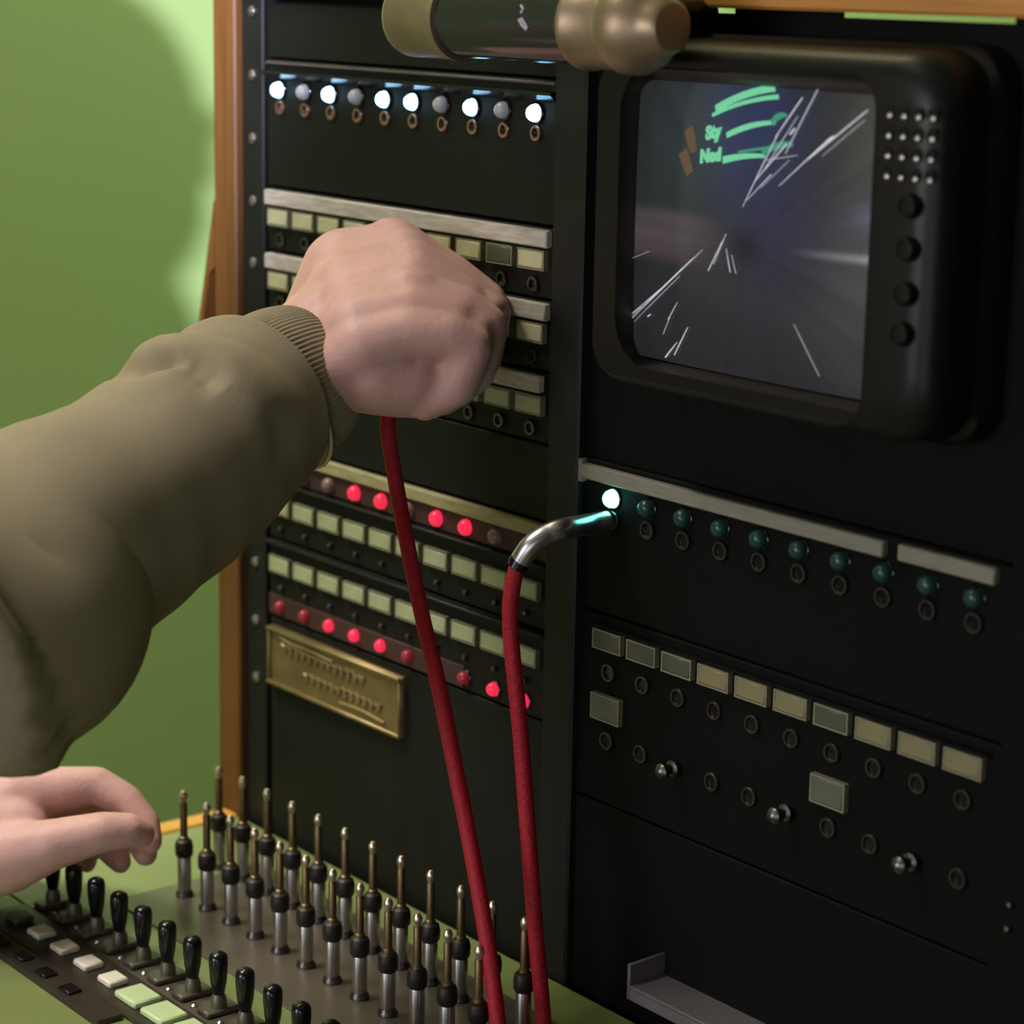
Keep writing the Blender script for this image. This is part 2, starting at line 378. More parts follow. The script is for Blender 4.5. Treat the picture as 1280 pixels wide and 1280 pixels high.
bm = bmesh.new(); box(bm, .2932, .2950, -.0200, .0005, -.3640, -.3480, bev=.0004); part('rail_end', mesh(bm), GREY, hd)

# ------------------------------------------------------------------ monitor
TX0 = at_y(741, 280, -.034).x; TX1 = .4560
TZ1 = at_y(1000, 50, -.034).z; TZ0 = at_y(900, 518, -.034).z
cx, cz, w, h = (TX0+TX1)/2, (TZ0+TZ1)/2, TX1-TX0, TZ1-TZ0
sx0 = at_y(749, 280, -.034).x; sx1 = at_y(1087, 300, -.034).x
sz1 = at_y(1000, 98, -.034).z; sz0 = at_y(950, 500, -.034).z
tv = thing('monitor', 'small black cathode-ray monitor with cracked screen at the top right', 'monitor', (cx, .0, TZ0))
bm = bmesh.new()
rings = [rrect(cx, cz, w-.001, h-.001, .014, .0029), rrect(cx, cz, w, h, .017, -.008),
         rrect(cx, cz, w-.004, h-.003, .018, -.0100), rrect(cx, cz, w-.004, h-.003, .018, -.0120)]
for k in range(0, 6):
    a = math.radians(18*k); rr = .012
    rings.append(rrect(cx, cz, w-.005-2*rr*(1-math.cos(a)), h-.004-1.6*rr*(1-math.cos(a)), .019, -.022-rr*math.sin(a)))
scx, scz, sw, sh = (sx0+sx1)/2, (sz0+sz1)/2, sx1-sx0, sz1-sz0
fr_y = -.034
rings += [rrect(scx, scz, sw+.012 if sw+.012 < w-.03 else sw, sh+.008, .014, fr_y-.0003)]
rings += [rrect(scx, scz, sw+.004, sh+.004, .012, fr_y-.0003), rrect(scx, scz, sw, sh, .011, fr_y+.0020), rrect(scx, scz, sw-.002, sh-.002, .010, -.0135)]
loft(bm, rings, True, False)
part('housing', mesh(bm, angle=50), TVB, tv)
bm = bmesh.new()                              # inner lip round the glass
rings = [rrect(scx, scz, sw-.0005, sh-.0005, .011, -.0270), rrect(scx, scz, sw-.0020, sh-.0020, .010, -.0268), rrect(scx, scz-.001, sw-.0060, sh-.0080, .010, -.0180), rrect(scx, scz, sw-.0022, sh-.0022, .010, -.0140)]
rings.append(rings[0]); loft(bm, rings, False, False)
part('bezel', mesh(bm, angle=50), TVL, tv, label='inner bezel tinted brown for screen light')
gx, gz, gw, gh = scx, scz, sw-.005, sh-.007   # curved tube face with its picture
NX, NZ = 110, 96
def g2(x, z, x0, z0, sx, sz): return math.exp(-((x-x0)/sx)**2-((z-z0)/sz)**2)
def sstep(a, b, x):
    t = min(1, max(0, (x-a)/(b-a))); return t*t*(3-2*t)
def picture(u, v):                            # u left-right, v bottom-top, 0..1: what the tube shows
    c = Vector((.026, .026, .028))
    c += Vector((.010, .022, .016))*g2(u, v, .20, .75, .22, .30)
    c += Vector((.002, .014, .090))*g2(u, v, .47, .86, .20, .26)
    c += Vector((.010, .004, .030))*g2(u, v, .56, .50, .18, .26)
    c += Vector((.060, .030, .036))*sstep(.44, .40, .0+abs(v-.43)*1.0+.30)*0
    c += Vector((.058, .036, .042))*sstep(.33, .40, v)*sstep(.56, .51, v)*sstep(.46, .18, u)
    c += Vector((.045, .044, .050))*sstep(.55, .95, u)*g2(u, v, .95, .42, .5, .38)
    c += Vector((.028, .040, .020))*g2(u, v, .92, .86, .14, .16)
    c += Vector((.30, .31, .34))*sstep(.60, .98, u)*g2(u, v, .9, .462-.02*(1-u), 1, .012)
    c += Vector((.30, .27, .28))*sstep(.88, .95, u)*g2(u, v, .98, .465, .2, .018)
    c += Vector((.05, .055, .10))*g2(u, v, .93, .60, .08, .05)
    ang = math.atan2(v-.45, u-.47); rr = math.hypot(u-.47, v-.45)
    c *= 1 + .15*noise.noise((ang*7, 3.1, rr*.8)) + .12*noise.noise((ang*26, 9.4, rr))
    c *= .55+.45*sstep(.0, .10, rr)
    return Vector((max(0, c.x), max(0, c.y), max(0, c.z)))
def screen_pt(u, v, lift=0):
    x = gx+(u-.5)*gw; z = gz+(v-.5)*gh
    return Vector((x, -.0160-.0040*(1-(2*u-1)**2*.6-(2*v-1)**2*.4)-lift, z))
bm = bmesh.new(); cl = bm.verts.layers.float_color.new('picture')
grid = [[bm.verts.new(screen_pt(i/NX, j/NZ)) for j in range(NZ+1)] for i in range(NX+1)]
for i in range(NX+1):
    for j in range(NZ+1): grid[i][j][cl] = tuple(picture(i/NX, j/NZ))+(1,)
for i in range(NX):
    for j in range(NZ): bm.faces.new((grid[i][j], grid[i+1][j], grid[i+1][j+1], grid[i][j+1]))
for e in [e for e in bm.edges if e.is_boundary]: pass
me = mesh(bm)
sm = bpy.data.materials.new('lit_picture_tube'); sm.use_nodes = True; nt = sm.node_tree; b = nt.nodes['Principled BSDF']
b.inputs['Base Color'].default_value = (.012, .012, .013, 1); b.inputs['Roughness'].default_value = .16
at = nt.nodes.new('ShaderNodeAttribute'); at.attribute_name = 'picture'; nt.links.new(at.outputs['Color'], b.inputs['Emission Color']); b.inputs['Emission Strength'].default_value = .7
scr = part('screen', me, sm, tv, label='lit picture tube')
TXT = mat('green_screen_text', (.02, .05, .03), .5, emit=(.16, .62, .33), estr=.95)
TXT2 = mat('faded_green_screen_text', (.02, .05, .03), .5, emit=(.05, .30, .20), estr=.8)
def su(px, py):                               # where a sight of the tube lies on its face
    p = at_y(px, py, -.0190); return (p.x-gx)/gw+.5, (p.z-gz)/gh+.5
def streak(bm, a, b, wa, wm, wb, n=10, bend=0, lift=.0006):
    a, b = su(*a), su(*b); asp = gw/gh
    d = Vector(((b[0]-a[0])*asp, b[1]-a[1])).normalized(); nx, ny = -d.y/asp, d.x
    top, bot = [], []
    for k in range(n+1):
        t = k/n; wd_ = (wa*(1-t)**2+wm*2*t*(1-t)+wb*t*t)
        bb = bend*4*t*(1-t)
        u = a[0]+(b[0]-a[0])*t+nx*bb; v = a[1]+(b[1]-a[1])*t+ny*bb
        top.append(screen_pt(u+nx*wd_, v+ny*wd_, lift)); bot.append(screen_pt(u-nx*wd_, v-ny*wd_, lift))
    loft(bm, [top+bot[::-1], [p+Vector((0, .0004, 0)) for p in top+bot[::-1]]])
bm = bmesh.new()
for a, b, wa, wm, wb in (((912, 99), (934, 94), .008, .008, .004), ((895, 136), (968, 110), .012, .012, .012), ((891, 144), (973, 121), .006, .006, .008)):
    streak(bm, a, b, wa, wm, wb, bend=.012)
streak(bm, (910, 169), (970, 153), .009, .011, .006, bend=.010)
streak(bm, (906, 200), (958, 195), .012, .010, .006, bend=.006)
part('screen_streak', mesh(bm), TXT, scr, label='smeared green lettering')
bm = bmesh.new()
streak(bm, (966, 154), (984, 144), .010, .014, .006, bend=.01); streak(bm, (955, 191), (992, 180), .008, .014, .008, bend=.008); streak(bm, (925, 190), (965, 184), .004, .006, .004)
part('screen_streak', mesh(bm), TXT2, scr, label='faded green lettering')
bm = bmesh.new(); BEIGE = mat('beige_screen_shape', (.03, .02, .01), .5, emit=(.20, .125, .07), estr=.5)
for a, b in (((861, 160), (868, 190)), ((854, 189), (864, 217))): streak(bm, a, b, .022, .024, .018)
part('screen_shape', mesh(bm), BEIGE, scr, label='slanted beige bars in the picture')
def screen_text(s, px, py, size, slope):
    cu = bpy.data.curves.new('t', 'FONT'); cu.body = s; cu.size = size; cu.extrude = .0002; cu.offset = .0004; cu.shear = .15; cu.resolution_u = 3
    o = bpy.data.objects.new('t', cu); COL.objects.link(o); bpy.context.view_layer.update()
    me = bpy.data.meshes.new_from_object(o.evaluated_get(bpy.context.evaluated_depsgraph_get())); bpy.data.objects.remove(o); bpy.data.curves.remove(cu)
    p = at_y(px, py, -.0190); c, s_ = math.cos(slope), math.sin(slope)
    for v in me.vertices:
        x, y, z = v.co; v.co = (p.x+x*c-y*s_, 0, p.z+x*s_+y*c)
        u, vv = (v.co.x-gx)/gw+.5, (v.co.z-gz)/gh+.5
        v.co.y = screen_pt(u, vv, .0006+z).y
    me.materials.clear(); part('screen_text', me, TXT, scr, label='green lettering')
screen_text('Sty', 884, 174, .0066, .20)
screen_text('Ned', 877, 203, .0066, .15)
CR = mat('crack_glint', (.92, .92, .95), .35, emit=(.8, .82, .9), estr=.25)  # faint emission stands in for light caught by the cracks
for a, b, w0, wm, w1 in (((1083, 138), (1012, 200), .003, .0042, .001), ((1040, 172), (978, 232), .004, .0022, .001), ((1024, 108), (985, 192), .002, .003, .001), ((1004, 122), (972, 172), .003, .0045, .001),
                        ((986, 180), (948, 226), .003, .003, .001), ((975, 168), (933, 258), .002, .0025, .0008), ((968, 218), (938, 250), .002, .0015, .0008),
                        ((773, 410), (882, 312), .0045, .0028, .0006), ((776, 401), (838, 352), .004, .002, .0006), ((830, 447), (846, 428), .004, .0035, .001), ((842, 444), (861, 409), .002, .004, .001),
                        ((889, 338), (908, 300), .002, .002, .0006), ((917, 340), (912, 310), .002, .0014, .0006), ((896, 330), (912, 292), .0006, .0014, .0006), ((775, 328), (812, 314), .0006, .0016, .0006),
                        ((835, 400), (848, 378), .0008, .002, .0006), ((808, 396), (812, 393), .003, .004, .003), ((1080, 150), (1030, 195), .0006, .0014, .0004), ((1034, 178), (1044, 170), .002, .009, .002), ((999, 145), (958, 214), .0006, .0016, .0005), ((990, 200), (955, 235), .0004, .001, .0003), ((870, 322), (800, 385), .0004, .001, .0003), ((852, 345), (790, 402), .0004, .0012, .0004), ((924, 342), (919, 318), .0004, .001, .0003), ((780, 398), (800, 384), .0008, .0028, .0006), ((828, 418), (838, 396), .0004, .001, .0003), ((1024, 470), (995, 405), .0003, .0006, .0002), ((990, 168), (996, 160), .004, .007, .003), ((1000, 194), (960, 200), .001, .002, .001)):
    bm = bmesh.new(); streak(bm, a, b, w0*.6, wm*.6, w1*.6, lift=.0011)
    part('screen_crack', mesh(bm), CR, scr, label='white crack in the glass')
# speaker holes and knobs on the right column
HOLE2 = lathem([(.0024, .0004), (.0024, -.0003), (.0014, -.0003), (.0012, .0002), (0, .0002)], 'y', 12)
DOT = lathem([(.0011, .0004), (.0011, -.0007), (0, -.0013)], 'y', 8)
h0 = at_y(1113, 140, -.034); h1 = at_y(1167, 147, -.034); h2 = at_y(1107, 216, -.034)
for j in range(4):
    for i in range(4):
        x = h0.x+(h1.x-h0.x)*i/3; z = h0.z+(h2.z-h0.z)*j/3
        o = part('speaker_hole', HOLE2, RUB, tv, loc=(x, -.0343, z)); link('hole_rim', lens_of(DOT, STEEL), None, o, loc=(.0004, 0, -.0012))
KN = lathem([(.0044, .001), (.0043, -.0022), (.0037, -.0032), (.0030, -.0033), (.0026, -.0027), (0, -.0027)], 'y', 18)
for px, py in ((1133, 258), (1130, 312), (1127, 368), (1123, 418)):
    p = at_y(px, py, -.037); part('knob', KN, TVB, tv, loc=(p.x, -.0343, p.z))

# ------------------------------------------------------------------ brass ended tube across the top
ty = -.050; A = at_y(540, 16, ty); B = at_y(800, 38, ty); tz = (A.z+B.z)/2
tub = thing('tube_fitting', 'black tube with brass ends fixed across the top of the cabinet', 'fitting', (at_y(640, 20, ty).x, ty, tz))
xs = lambda px: at_y(px, 30, ty).x
R_ = .0165
def xprof(name, prof, m, lab=None, n=40): part(name, lathem(prof, 'x', n, (0, ty, tz)), m, tub, label=lab)
x0, x1, x2, x3 = xs(515), xs(580), xs(738), xs(800)
xprof('tube', [(0, x0+.004), (R_*.95, x0+.004), (R_*.95, x3-.004), (0, x3-.004)], TUBEB)
xprof('brass_collar', [(0, x0-.001), (R_*.86, x0-.001), (R_*.97, x0+.0006), (R_*1.01, x0+.003), (R_*1.01, x1-.003), (R_*1.05, x1-.002), (R_*1.05, x1), (R_*.95, x1+.0004), (0, x1+.0004)], BRASS)
xprof('brass_collar', [(0, x2-.0004), (R_*.95, x2-.0004), (R_*1.07, x2), (R_*1.07, x2+.003), (R_*1.02, x2+.004), (R_*1.02, x3-.010), (R_*1.0, x3-.008), (0, x3-.008)], BRASS)
xprof('end_cap', [(0, x3-.008), (R_*1.00, x3-.008), (R_*1.10, x3-.005), (R_*1.10, x3+.001), (R_*.98, x3+.006), (R_*.80, x3+.010), (R_*.66, x3+.013), (R_*.62, x3+.0165), (R_*.52, x3+.018), (0, x3+.018)], BRASS)
for xb in (x0+.02, x2+.012): part('standoff', tubem([(xb, ty+.010, tz+.006), (xb, -.0005, tz+.004)], .006, 12), RUB, tub)
bm = bmesh.new(); EM = mat('pale_violet_print', lin((190, 180, 205)), .5)
c = at_y(650, 22, ty-R_*.95)
def skin_y(z): return ty-math.sqrt(max(1e-9, (R_*.955)**2-(z-tz)**2))
for pts in (((-.0008, .0046), (.0012, .0032), (.0004, .0016)), ((.0010, -.0002), (.0034, -.0022), (.0048, -.0040)), ((-.0004, -.0006), (.0014, -.0026), (.0042, -.0046))):
    tube(bm, [(c.x+dx, skin_y(c.z+dz)-.0001, c.z+dz) for dx, dz in pts], .0006, 6)
part('emblem', mesh(bm), EM, tub, label='small pale worn emblem')

# ------------------------------------------------------------------ desk
dk = thing('operator_desk', 'green lacquered operator desk with honey wood edging below the switchboard', 'desk', (.2, -.2, -1.13))
part('desk_top', boxm(-.0358, .52, -.355, -.0045, DZ-.03, DZ, bev=.001), DESK, dk)
part('edging', boxm(-.0490, -.0358, -.355, -.0050, DZ-.034, DZ+.0012, bev=.001), TRIMW, dk, label='honey coloured wood edging')
part('front_edging', boxm(-.0490, .52, -.367, -.3552, DZ-.034, DZ+.0012, bev=.001), TRIMW, dk)
for (xa, ya) in ((-.03, -.325), (.46, -.325), (-.03, -.10), (.46, -.10)): part('leg', boxm(xa, xa+.045, ya-.02, ya+.02, -1.13, DZ-.03, bev=.002), WOOD, dk)
part('plug_plate', boxm(.030, .47, -.1180, -.0330, DZ-.001, DZ+.0010, bev=.0004), PLATE, dk, label='bronze grey metal plate')

# standing cord plugs
SHANK = .0115
def plug_meshes():
    z = 0
    base = lathem([(.0044, 0), (.0044, .0012), (.0040, .002), (.0036, .0030), (0, .0030)], 'z', 14)
    barrel = lathem([(.0031, .0030), (.0034, .006), (.0034, .0195), (.0030, .0205), (0, .0205)], 'z', 16)
    collar = lathem([(.0036, .0200), (.0044, .0212), (.0045, .0255), (.0040, .0280), (.0026, .0290), (0, .0290)], 'z', 14)
    shaft = lathem([(.0025, .0285), (.0024, .0300), (.0018, .0306), (.0018, .0470), (.0015, .0476), (0, .0476)], 'z', 12)
    tip = lathem([(.0013, .0470), (.0014, .0484), (.0020, .0500), (.0020, .0516), (.0012, .0532), (0, .0537)], 'z', 12)
    return base, barrel, collar, shaft, tip
PB, PBR, PC, PS, PT = plug_meshes()
def make_plug(x, y, label, group):
    t = thing('cord_plug', label, 'plug', (x, y, DZ+(.0010 if x > .036 else 0)), group)
    for n, me, m in (('base', PB, DSTEEL), ('barrel', PBR, STEEL), ('collar', PC, COLLAR), ('shaft', PS, PLUGSH), ('tip', PT, PLUGT)):
        link(n, me, m, t)
    return t
FY, BY = -.0870, -.0530
fx0 = at_y(230, 1053, FY).x; fx1 = at_y(559, 1246, FY).x; fp = (fx1-fx0)/10
bx0 = at_y(274, 1044, BY).x; bx1 = at_y(501, 1169, BY).x; bp_ = (bx1-bx0)/7
place = {0: 'leftmost', 1: 'second from left', 2: 'third from left', 3: 'fourth from left', 4: 'fifth from left', 5: 'sixth from left', 6: 'seventh from left', 7: 'eighth from left', 8: 'ninth from left', 9: 'tenth from left', 10: 'eleventh from left', 11: 'rightmost'}
for row, n, X0, P_, Yy in (('front', 12, fx0, fp, FY), ('back', 12, bx0, bp_, BY)):
    for i in range(n):
        x = X0+P_*i
        make_plug(x, Yy, 'steel and brass cord plug standing upright, %s in the %s row of plugs' % (place[i], row), '%s row of standing cord plugs' % row)

# key strip with levers and square tiles
ks = thing('key_strip', 'brown key strip on the desk with black lever keys and square white tiles', 'switch strip', (.2, -.16, DZ))
part('frame', boxm(.010, .46, -.1790, -.1545, DZ-.001, DZ+.0016, bev=.0005), BROWNF, ks)
part('lower_frame', boxm(-.012, .150, -.1930, -.1800, DZ-.001, DZ+.0026, bev=.0006), BROWNF, ks)
bm = bmesh.new(); box(bm, -.0056, .0056, -.0050, .0050, 0, .0032, bev=.0008); TK = mesh(bm)
bm = bmesh.new(); box(bm, -.0088, .0088, -.0070, .0070, 0, .0032, bev=.0008); TKG = mesh(bm)
for i in range(-1, 12):
    x = .0500+.0221*i
    part('key_tile', lens_of(TK if i < 4 else TKG, TILEW if -1 < i < 4 else TILEGR if i >= 4 else TILED), None, ks, loc=(x, -.1663, DZ+.0014), label='pale green tile' if i >= 4 else 'dark tile' if i < 0 else None)
bm = bmesh.new(); box(bm, -.0050, .0050, -.0035, .0035, 0, .0014, bev=.0005); TK2 = mesh(bm)
for i in range(6): part('button', TK2, RUB, ks, loc=(.004+.0221*i, -.1865, DZ+.0024))
# lever keys
HANDLE = lathem([(.0024, .0085), (.0027, .0095), (.0037, .0150), (.0042, .0220), (.0042, .0250), (.0037, .0266), (.0024, .0276), (0, .0280)], 'z', 16)
bm = bmesh.new(); box(bm, -.0046, .0046, -.0085, .0085, 0, .0030, bev=.0008); lathe(bm, [(.0036, .0028), (.0036, .0062), (.0026, .0088), (0, .0088)], 'z', 12); KB = mesh(bm)
SCRW = lathem([(.0016, 0), (.0016, .0006), (.0008, .0013), (0, .0014)], 'z', 8)
KY = -.1440; kx0 = at_y(209, 1157, KY).x; kx1 = at_y(341, 1238, KY).x; kp = (kx1-kx0)/4
part('key_bed', boxm(-.020, .46, KY-.0098, KY+.0098, DZ-.001, DZ+.0008, bev=.0003), PLATE, ks)
for i in range(-5, 12):
    x = kx0+kp*i
    if x < -.015: continue
    o = part('lever_key', KB, mat('grey_key_base', lin((96, 92, 78)), .4, .4), ks, loc=(x, KY, DZ+.0006))
    link('handle', HANDLE, RUB, o)
    for sx, sy in ((.0100, -.0055), (.0100, .0055)): link('screw', SCRW, STEEL, o, loc=(sx, sy, 0))

# ------------------------------------------------------------------ patch cords
# metal elbow plug in the teal lamp's jack and its red cord down to the desk
jx, jz = RC, -.1666
e1 = Vector((jx, -.004, jz)); e2 = Vector((jx, -.030, jz-.0005))
bend = at_d(688, 668, 0); 
def near(px, py, y): return at_y(px, py, y)
pth = [e1, Vector((jx, -.016, jz)), near(706, 661, -.036), near(684, 668, -.044), near(664, 682, -.050), near(650, 702, -.053)]
pc = thing('patch_cord', 'red cord with a bent silver plug pushed in below the teal lamp', 'cable', (jx, -.004, jz), None)
bm = bmesh.new(); tube(bm, smooth_path(pth, 8), .0045, 18); part('elbow_plug', mesh(bm, angle=60), CHROME, pc, label='bent silver metal plug')
bm = bmesh.new(); q = pth[-1]; dq = (pth[-1]-pth[-2]).normalized()
tube(bm, [q-dq*.0005, q+dq*.0016], .0046, 18); tube(bm, [q+dq*.0016, q+dq*.0030], .0040, 18); part('ferrule', mesh(bm, angle=50), RUB, pc)
c2 = [q+dq*.001, near(643, 722, -.054), near(638, 757, -.055), near(639, 800, -.055), near(645, 860, -.055), near(651, 920, -.054), near(657, 1000, -.053), near(663, 1080, -.0525), near(670, 1170, -.052), near(679, 1270, -.051)]
end2 = Vector((c2[-1].x+.002, -.0515, DZ-.004)); c2.append(end2)
part('cord', tubem(smooth_path(c2, 6), .0034, 14), CORD, pc)
# cord held in the fist
DH = 1.013
def rh(px, py, d): return at_d(px, py, DH-d/1000)
hold = rh(530, 405, -26)
pc2 = thing('patch_cord', 'red cord hanging from the fist down to the desk', 'cable', hold)
jt = Vector((hold.x+.004, -.0015, hold.z+.004))
bm = bmesh.new(); tube(bm, [hold+(hold-jt)*.25, hold+(jt-hold)*.55], .0046, 16); tube(bm, [hold+(jt-hold)*.5, jt], .0026, 12)
part('plug', mesh(bm, angle=50), CHROME, pc2)
b0 = hold+(hold-jt)*.25
c1 = [b0+(jt-hold)*.1, b0+Vector((-.006, -.012, -.006)), rh(486, 500, -12), rh(485, 540, -8), near(496, 610, -.062), near(511, 690, -.066), near(530, 780, -.070), near(549, 860, -.073), near(567, 950, -.076), near(585, 1040, -.079), near(603, 1140, -.0815), near(618, 1240, -.084)]
c1.append(Vector((near(632, 1330, -.086).x, -.086, DZ-.004)))
part('cord', tubem(smooth_path(c1, 6), .0034, 14), CORD, pc2)

# ------------------------------------------------------------------ person
per = thing('person', 'person in a khaki sweatshirt reaching a fist towards the switchboard', 'person', (-.085, -.56, -1.13))
def capsule(bm, a, b, ra, rb, n=14, m=5):
    a, b = Vector(a), Vector(b); d = (b-a); L = d.length
    if L < 1e-6: d = Vector((0, 0, 1))
    d.normalize(); x = d.orthogonal().normalized(); y = d.cross(x); rings = []
    for k in range(m+1):
        t = math.pi/2*(1-k/m); rings.append((a-d*ra*math.sin(t), ra*math.cos(t)))
    for k in range(m+1):
        t = math.pi/2*k/m; rings.append((b+d*rb*math.sin(t), rb*math.cos(t)))
    loft(bm, [[c+(x*math.cos(2*math.pi*i/n)+y*math.sin(2*math.pi*i/n))*max(r, 1e-5) for i in range(n)] for c, r in rings])
def ellips(bm, c, ax, n=20, m=12):
    c = Vector(c); ax = [Vector(v) for v in ax]; rings = []
    for k in range(m+1):
        t = math.pi*k/m
        rings.append([c+ax[2]*math.cos(t)+(ax[0]*math.cos(2*math.pi*i/n)+ax[1]*math.sin(2*math.pi*i/n))*max(math.sin(t), 1e-3) for i in range(n)])
    loft(bm, rings)
bm = bmesh.new()
def chain(pts, D):                            # px, py, mm towards the camera, radius in px
    P = [(at_d(x, y, D-d/1000), r*(D-d/1000)/F) for x, y, d, r in pts]
    for (a, ra), (b, rb) in zip(P, P[1:]): capsule(bm, a, b, ra, rb)
# right fist
chain([(320, 500, 8, 62), (380, 455, 0, 74), (440, 395, -10, 70)], DH)
chain([(385, 440, -25, 50), (432, 340, -30, 56), (494, 316, -30, 42), (560, 350, -32, 35), (606, 380, -30, 30), (598, 440, -30, 28), (560, 478, -28, 26)], DH)
chain([(400, 450, -5, 50), (440, 370, -8, 58), (512, 340, -8, 42), (570, 365, -10, 35), (611, 390, -10, 29), (600, 448, -9, 28), (560, 488, -10, 27)], DH)
chain([(410, 460, 10, 46), (450, 400, 12, 50), (516, 376, 12, 40), (575, 390, 12, 33), (607, 408, 11, 29), (592, 465, 9, 28), (552, 495, 7, 26)], DH)
chain([(410, 475, 18, 40), (455, 435, 26, 46), (512, 418, 28, 37), (560, 420, 28, 30), (590, 434, 26, 27), (572, 484, 22, 26), (532, 503, 18, 24)], DH)
chain([(425, 470, 10, 44), (470, 470, 20, 50), (510, 474, 16, 50)], DH)      # heel of the hand
chain([(470, 440, 0, 60), (530, 440, 0, 58)], DH)
chain([(420, 440, -40, 36), (480, 462, -46, 30), (545, 455, -48, 27), (585, 440, -46, 24)], DH)   # thumb, far side
chain([(440, 360, -18, 56), (505, 326, -19, 42), (575, 368, -20, 33)], DH)          # flesh between the knuckles
chain([(445, 385, 2, 54), (515, 354, 2, 41), (575, 380, 1, 34)], DH)
chain([(600, 384, -20, 29), (600, 398, 2, 28), (592, 416, 18, 27)], DH)
chain([(450, 410, 20, 46), (512, 392, 21, 37), (565, 402, 20, 30)], DH)
for kx, ky, kd in ((494, 300, -32), (512, 326, -8), (518, 362, 14)):
    chain([(kx-6, ky, kd, 30), (kx+6, ky+4, kd, 30)], DH)
for kx, ky, kd in ((500, 415, 24), (606, 378, -22), (606, 390, -2)): chain([(kx-3, ky, kd, 24), (kx+3, ky, kd, 24)], DH)
# left hand
DL = 1.105
chain([(-150, 1070, -10, 66), (-45, 1052, 0, 66), (10, 1050, 0, 58)], DL)
chain([(-30, 1075, 6, 56), (10, 1072, 14, 46), (65, 1056, 22, 33), (128, 1040, 20, 26), (160, 1038, 16, 23), (176, 1042, 12, 19)], DL)    # thumb
chain([(-30, 1030, -6, 55), (20, 1000, -10, 42), (62, 990, -12, 33), (120, 981, -14, 24), (158, 1002, -13, 22), (181, 1030, -10, 20), (187, 1052, -6, 17)], DL)
chain([(-30, 1035, -24, 50), (20, 1005, -28, 40), (62, 1000, -30, 32), (122, 1000, -32, 24), (160, 1030, -30, 21), (178, 1055, -26, 19), (182, 1068, -22, 16)], DL)
chain([(-30, 1045, -40, 48), (15, 1020, -44, 38), (52, 1016, -47, 31), (106, 1030, -49, 23), (134, 1056, -44, 20), (146, 1070, -38, 18), (150, 1078, -34, 15)], DL)
chain([(-30, 1060, -54, 44), (5, 1040, -58, 34), (36, 1036, -62, 27), (78, 1052, -62, 20), (100, 1068, -54, 18), (108, 1078, -48, 14)], DL)
# forearms, upper arms, torso, neck and head (outside the photograph's left edge)
EL = at_d(-10, 790, .88); SH = Vector((.095, -.53, -.03)); WR = at_d(330, 520, DH-.008)
LWR = at_d(-150, 1070, DL+.010); LEL = Vector((-.235, -.36, -.325)); LSH = Vector((-.275, -.54, -.03))
capsule(bm, WR, EL, .026, .034); capsule(bm, EL, SH, .036, .045)
capsule(bm, LWR, LEL, .026, .034); capsule(bm, LEL, LSH, .036, .045)
capsule(bm, SH, LSH, .045, .045); TC_ = (SH+LSH)/2
ellips(bm, TC_+Vector((0, 0, -.15)), ((.135, 0, 0), (0, .085, 0), (0, 0, .22)))
ellips(bm, TC_+Vector((0, -.01, -.45)), ((.13, 0, 0), (0, .095, 0), (0, 0, .16)))
HC = TC_+Vector((0, .035, .235))
capsule(bm, TC_, HC-Vector((0, .01, .08)), .055, .048)
ellips(bm, HC+Vector((0, -.008, .025)), ((.069, 0, 0), (0, .088, 0), (0, 0, .094)))
ellips(bm, HC+Vector((0, .02, -.05)), ((.055, 0, 0), (0, .066, 0), (0, 0, .07)))
capsule(bm, HC+Vector((0, .086, .005)), HC+Vector((0, .100, -.028)), .008, .012)
for s in (-1, 1):
    ellips(bm, HC+Vector((s*.073, -.005, -.01)), ((.006, 0, 0), (0, .017, 0), (0, 0, .03)))
    capsule(bm, HC+Vector((s*.015, .082, .022)), HC+Vector((s*.045, .070, .022)), .008, .008)
me = mesh(bm)
raw = bpy.data.objects.new('raw_body', me); COL.objects.link(raw)
mo = raw.modifiers.new('r', 'REMESH'); mo.mode = 'VOXEL'; mo.voxel_size = .0017; mo.use_smooth_shade = True
ms = raw.modifiers.new('s', 'SMOOTH'); ms.iterations = 9; ms.factor = .5
bpy.context.view_layer.update()
bme = bpy.data.meshes.new_from_object(raw.evaluated_get(bpy.context.evaluated_depsgraph_get()))
bpy.data.objects.remove(raw)
for p in bme.polygons: p.use_smooth = True
bme.materials.clear()
part('body', bme, SKIN, per)
bm = bmesh.new(); ellips(bm, HC+Vector((0, -.016, .036)), ((.0745, 0, 0), (0, .088, 0), (0, 0, .092)))
for v in bm.verts:
    d = v.co-HC
    if d.y > .03 and d.z < .075: v.co.y = HC.y+.03+(d.y-.03)*.4
part('hair', mesh(bm), HAIR, per)
bm = bmesh.new(); ellips(bm, HC+Vector((0, -.052, -.062)), ((.068, 0, 0), (0, .052, 0), (0, 0, .105))); part('shadow_back_hair', mesh(bm), HAIR, per)  # unseen lobe added to block light beside the neck
for s in (-1, 1):
    bm = bmesh.new(); ellips(bm, HC+Vector((s*.031, .072, .004)), ((.013, 0, 0), (0, .010, 0), (0, 0, .009))); e = part('eye', mesh(bm), EYEW, per)
    bm = bmesh.new(); ellips(bm, HC+Vector((s*.031, .0805, .004)), ((.0055, 0, 0), (0, .003, 0), (0, 0, .0055)), 12, 8); part('iris', mesh(bm), EYED, e)
bm = bmesh.new(); ellips(bm, HC+Vector((0, .080, -.058)), ((.024, 0, 0), (0, .010, 0), (0, 0, .008))); part('mouth', mesh(bm), LIP, per)

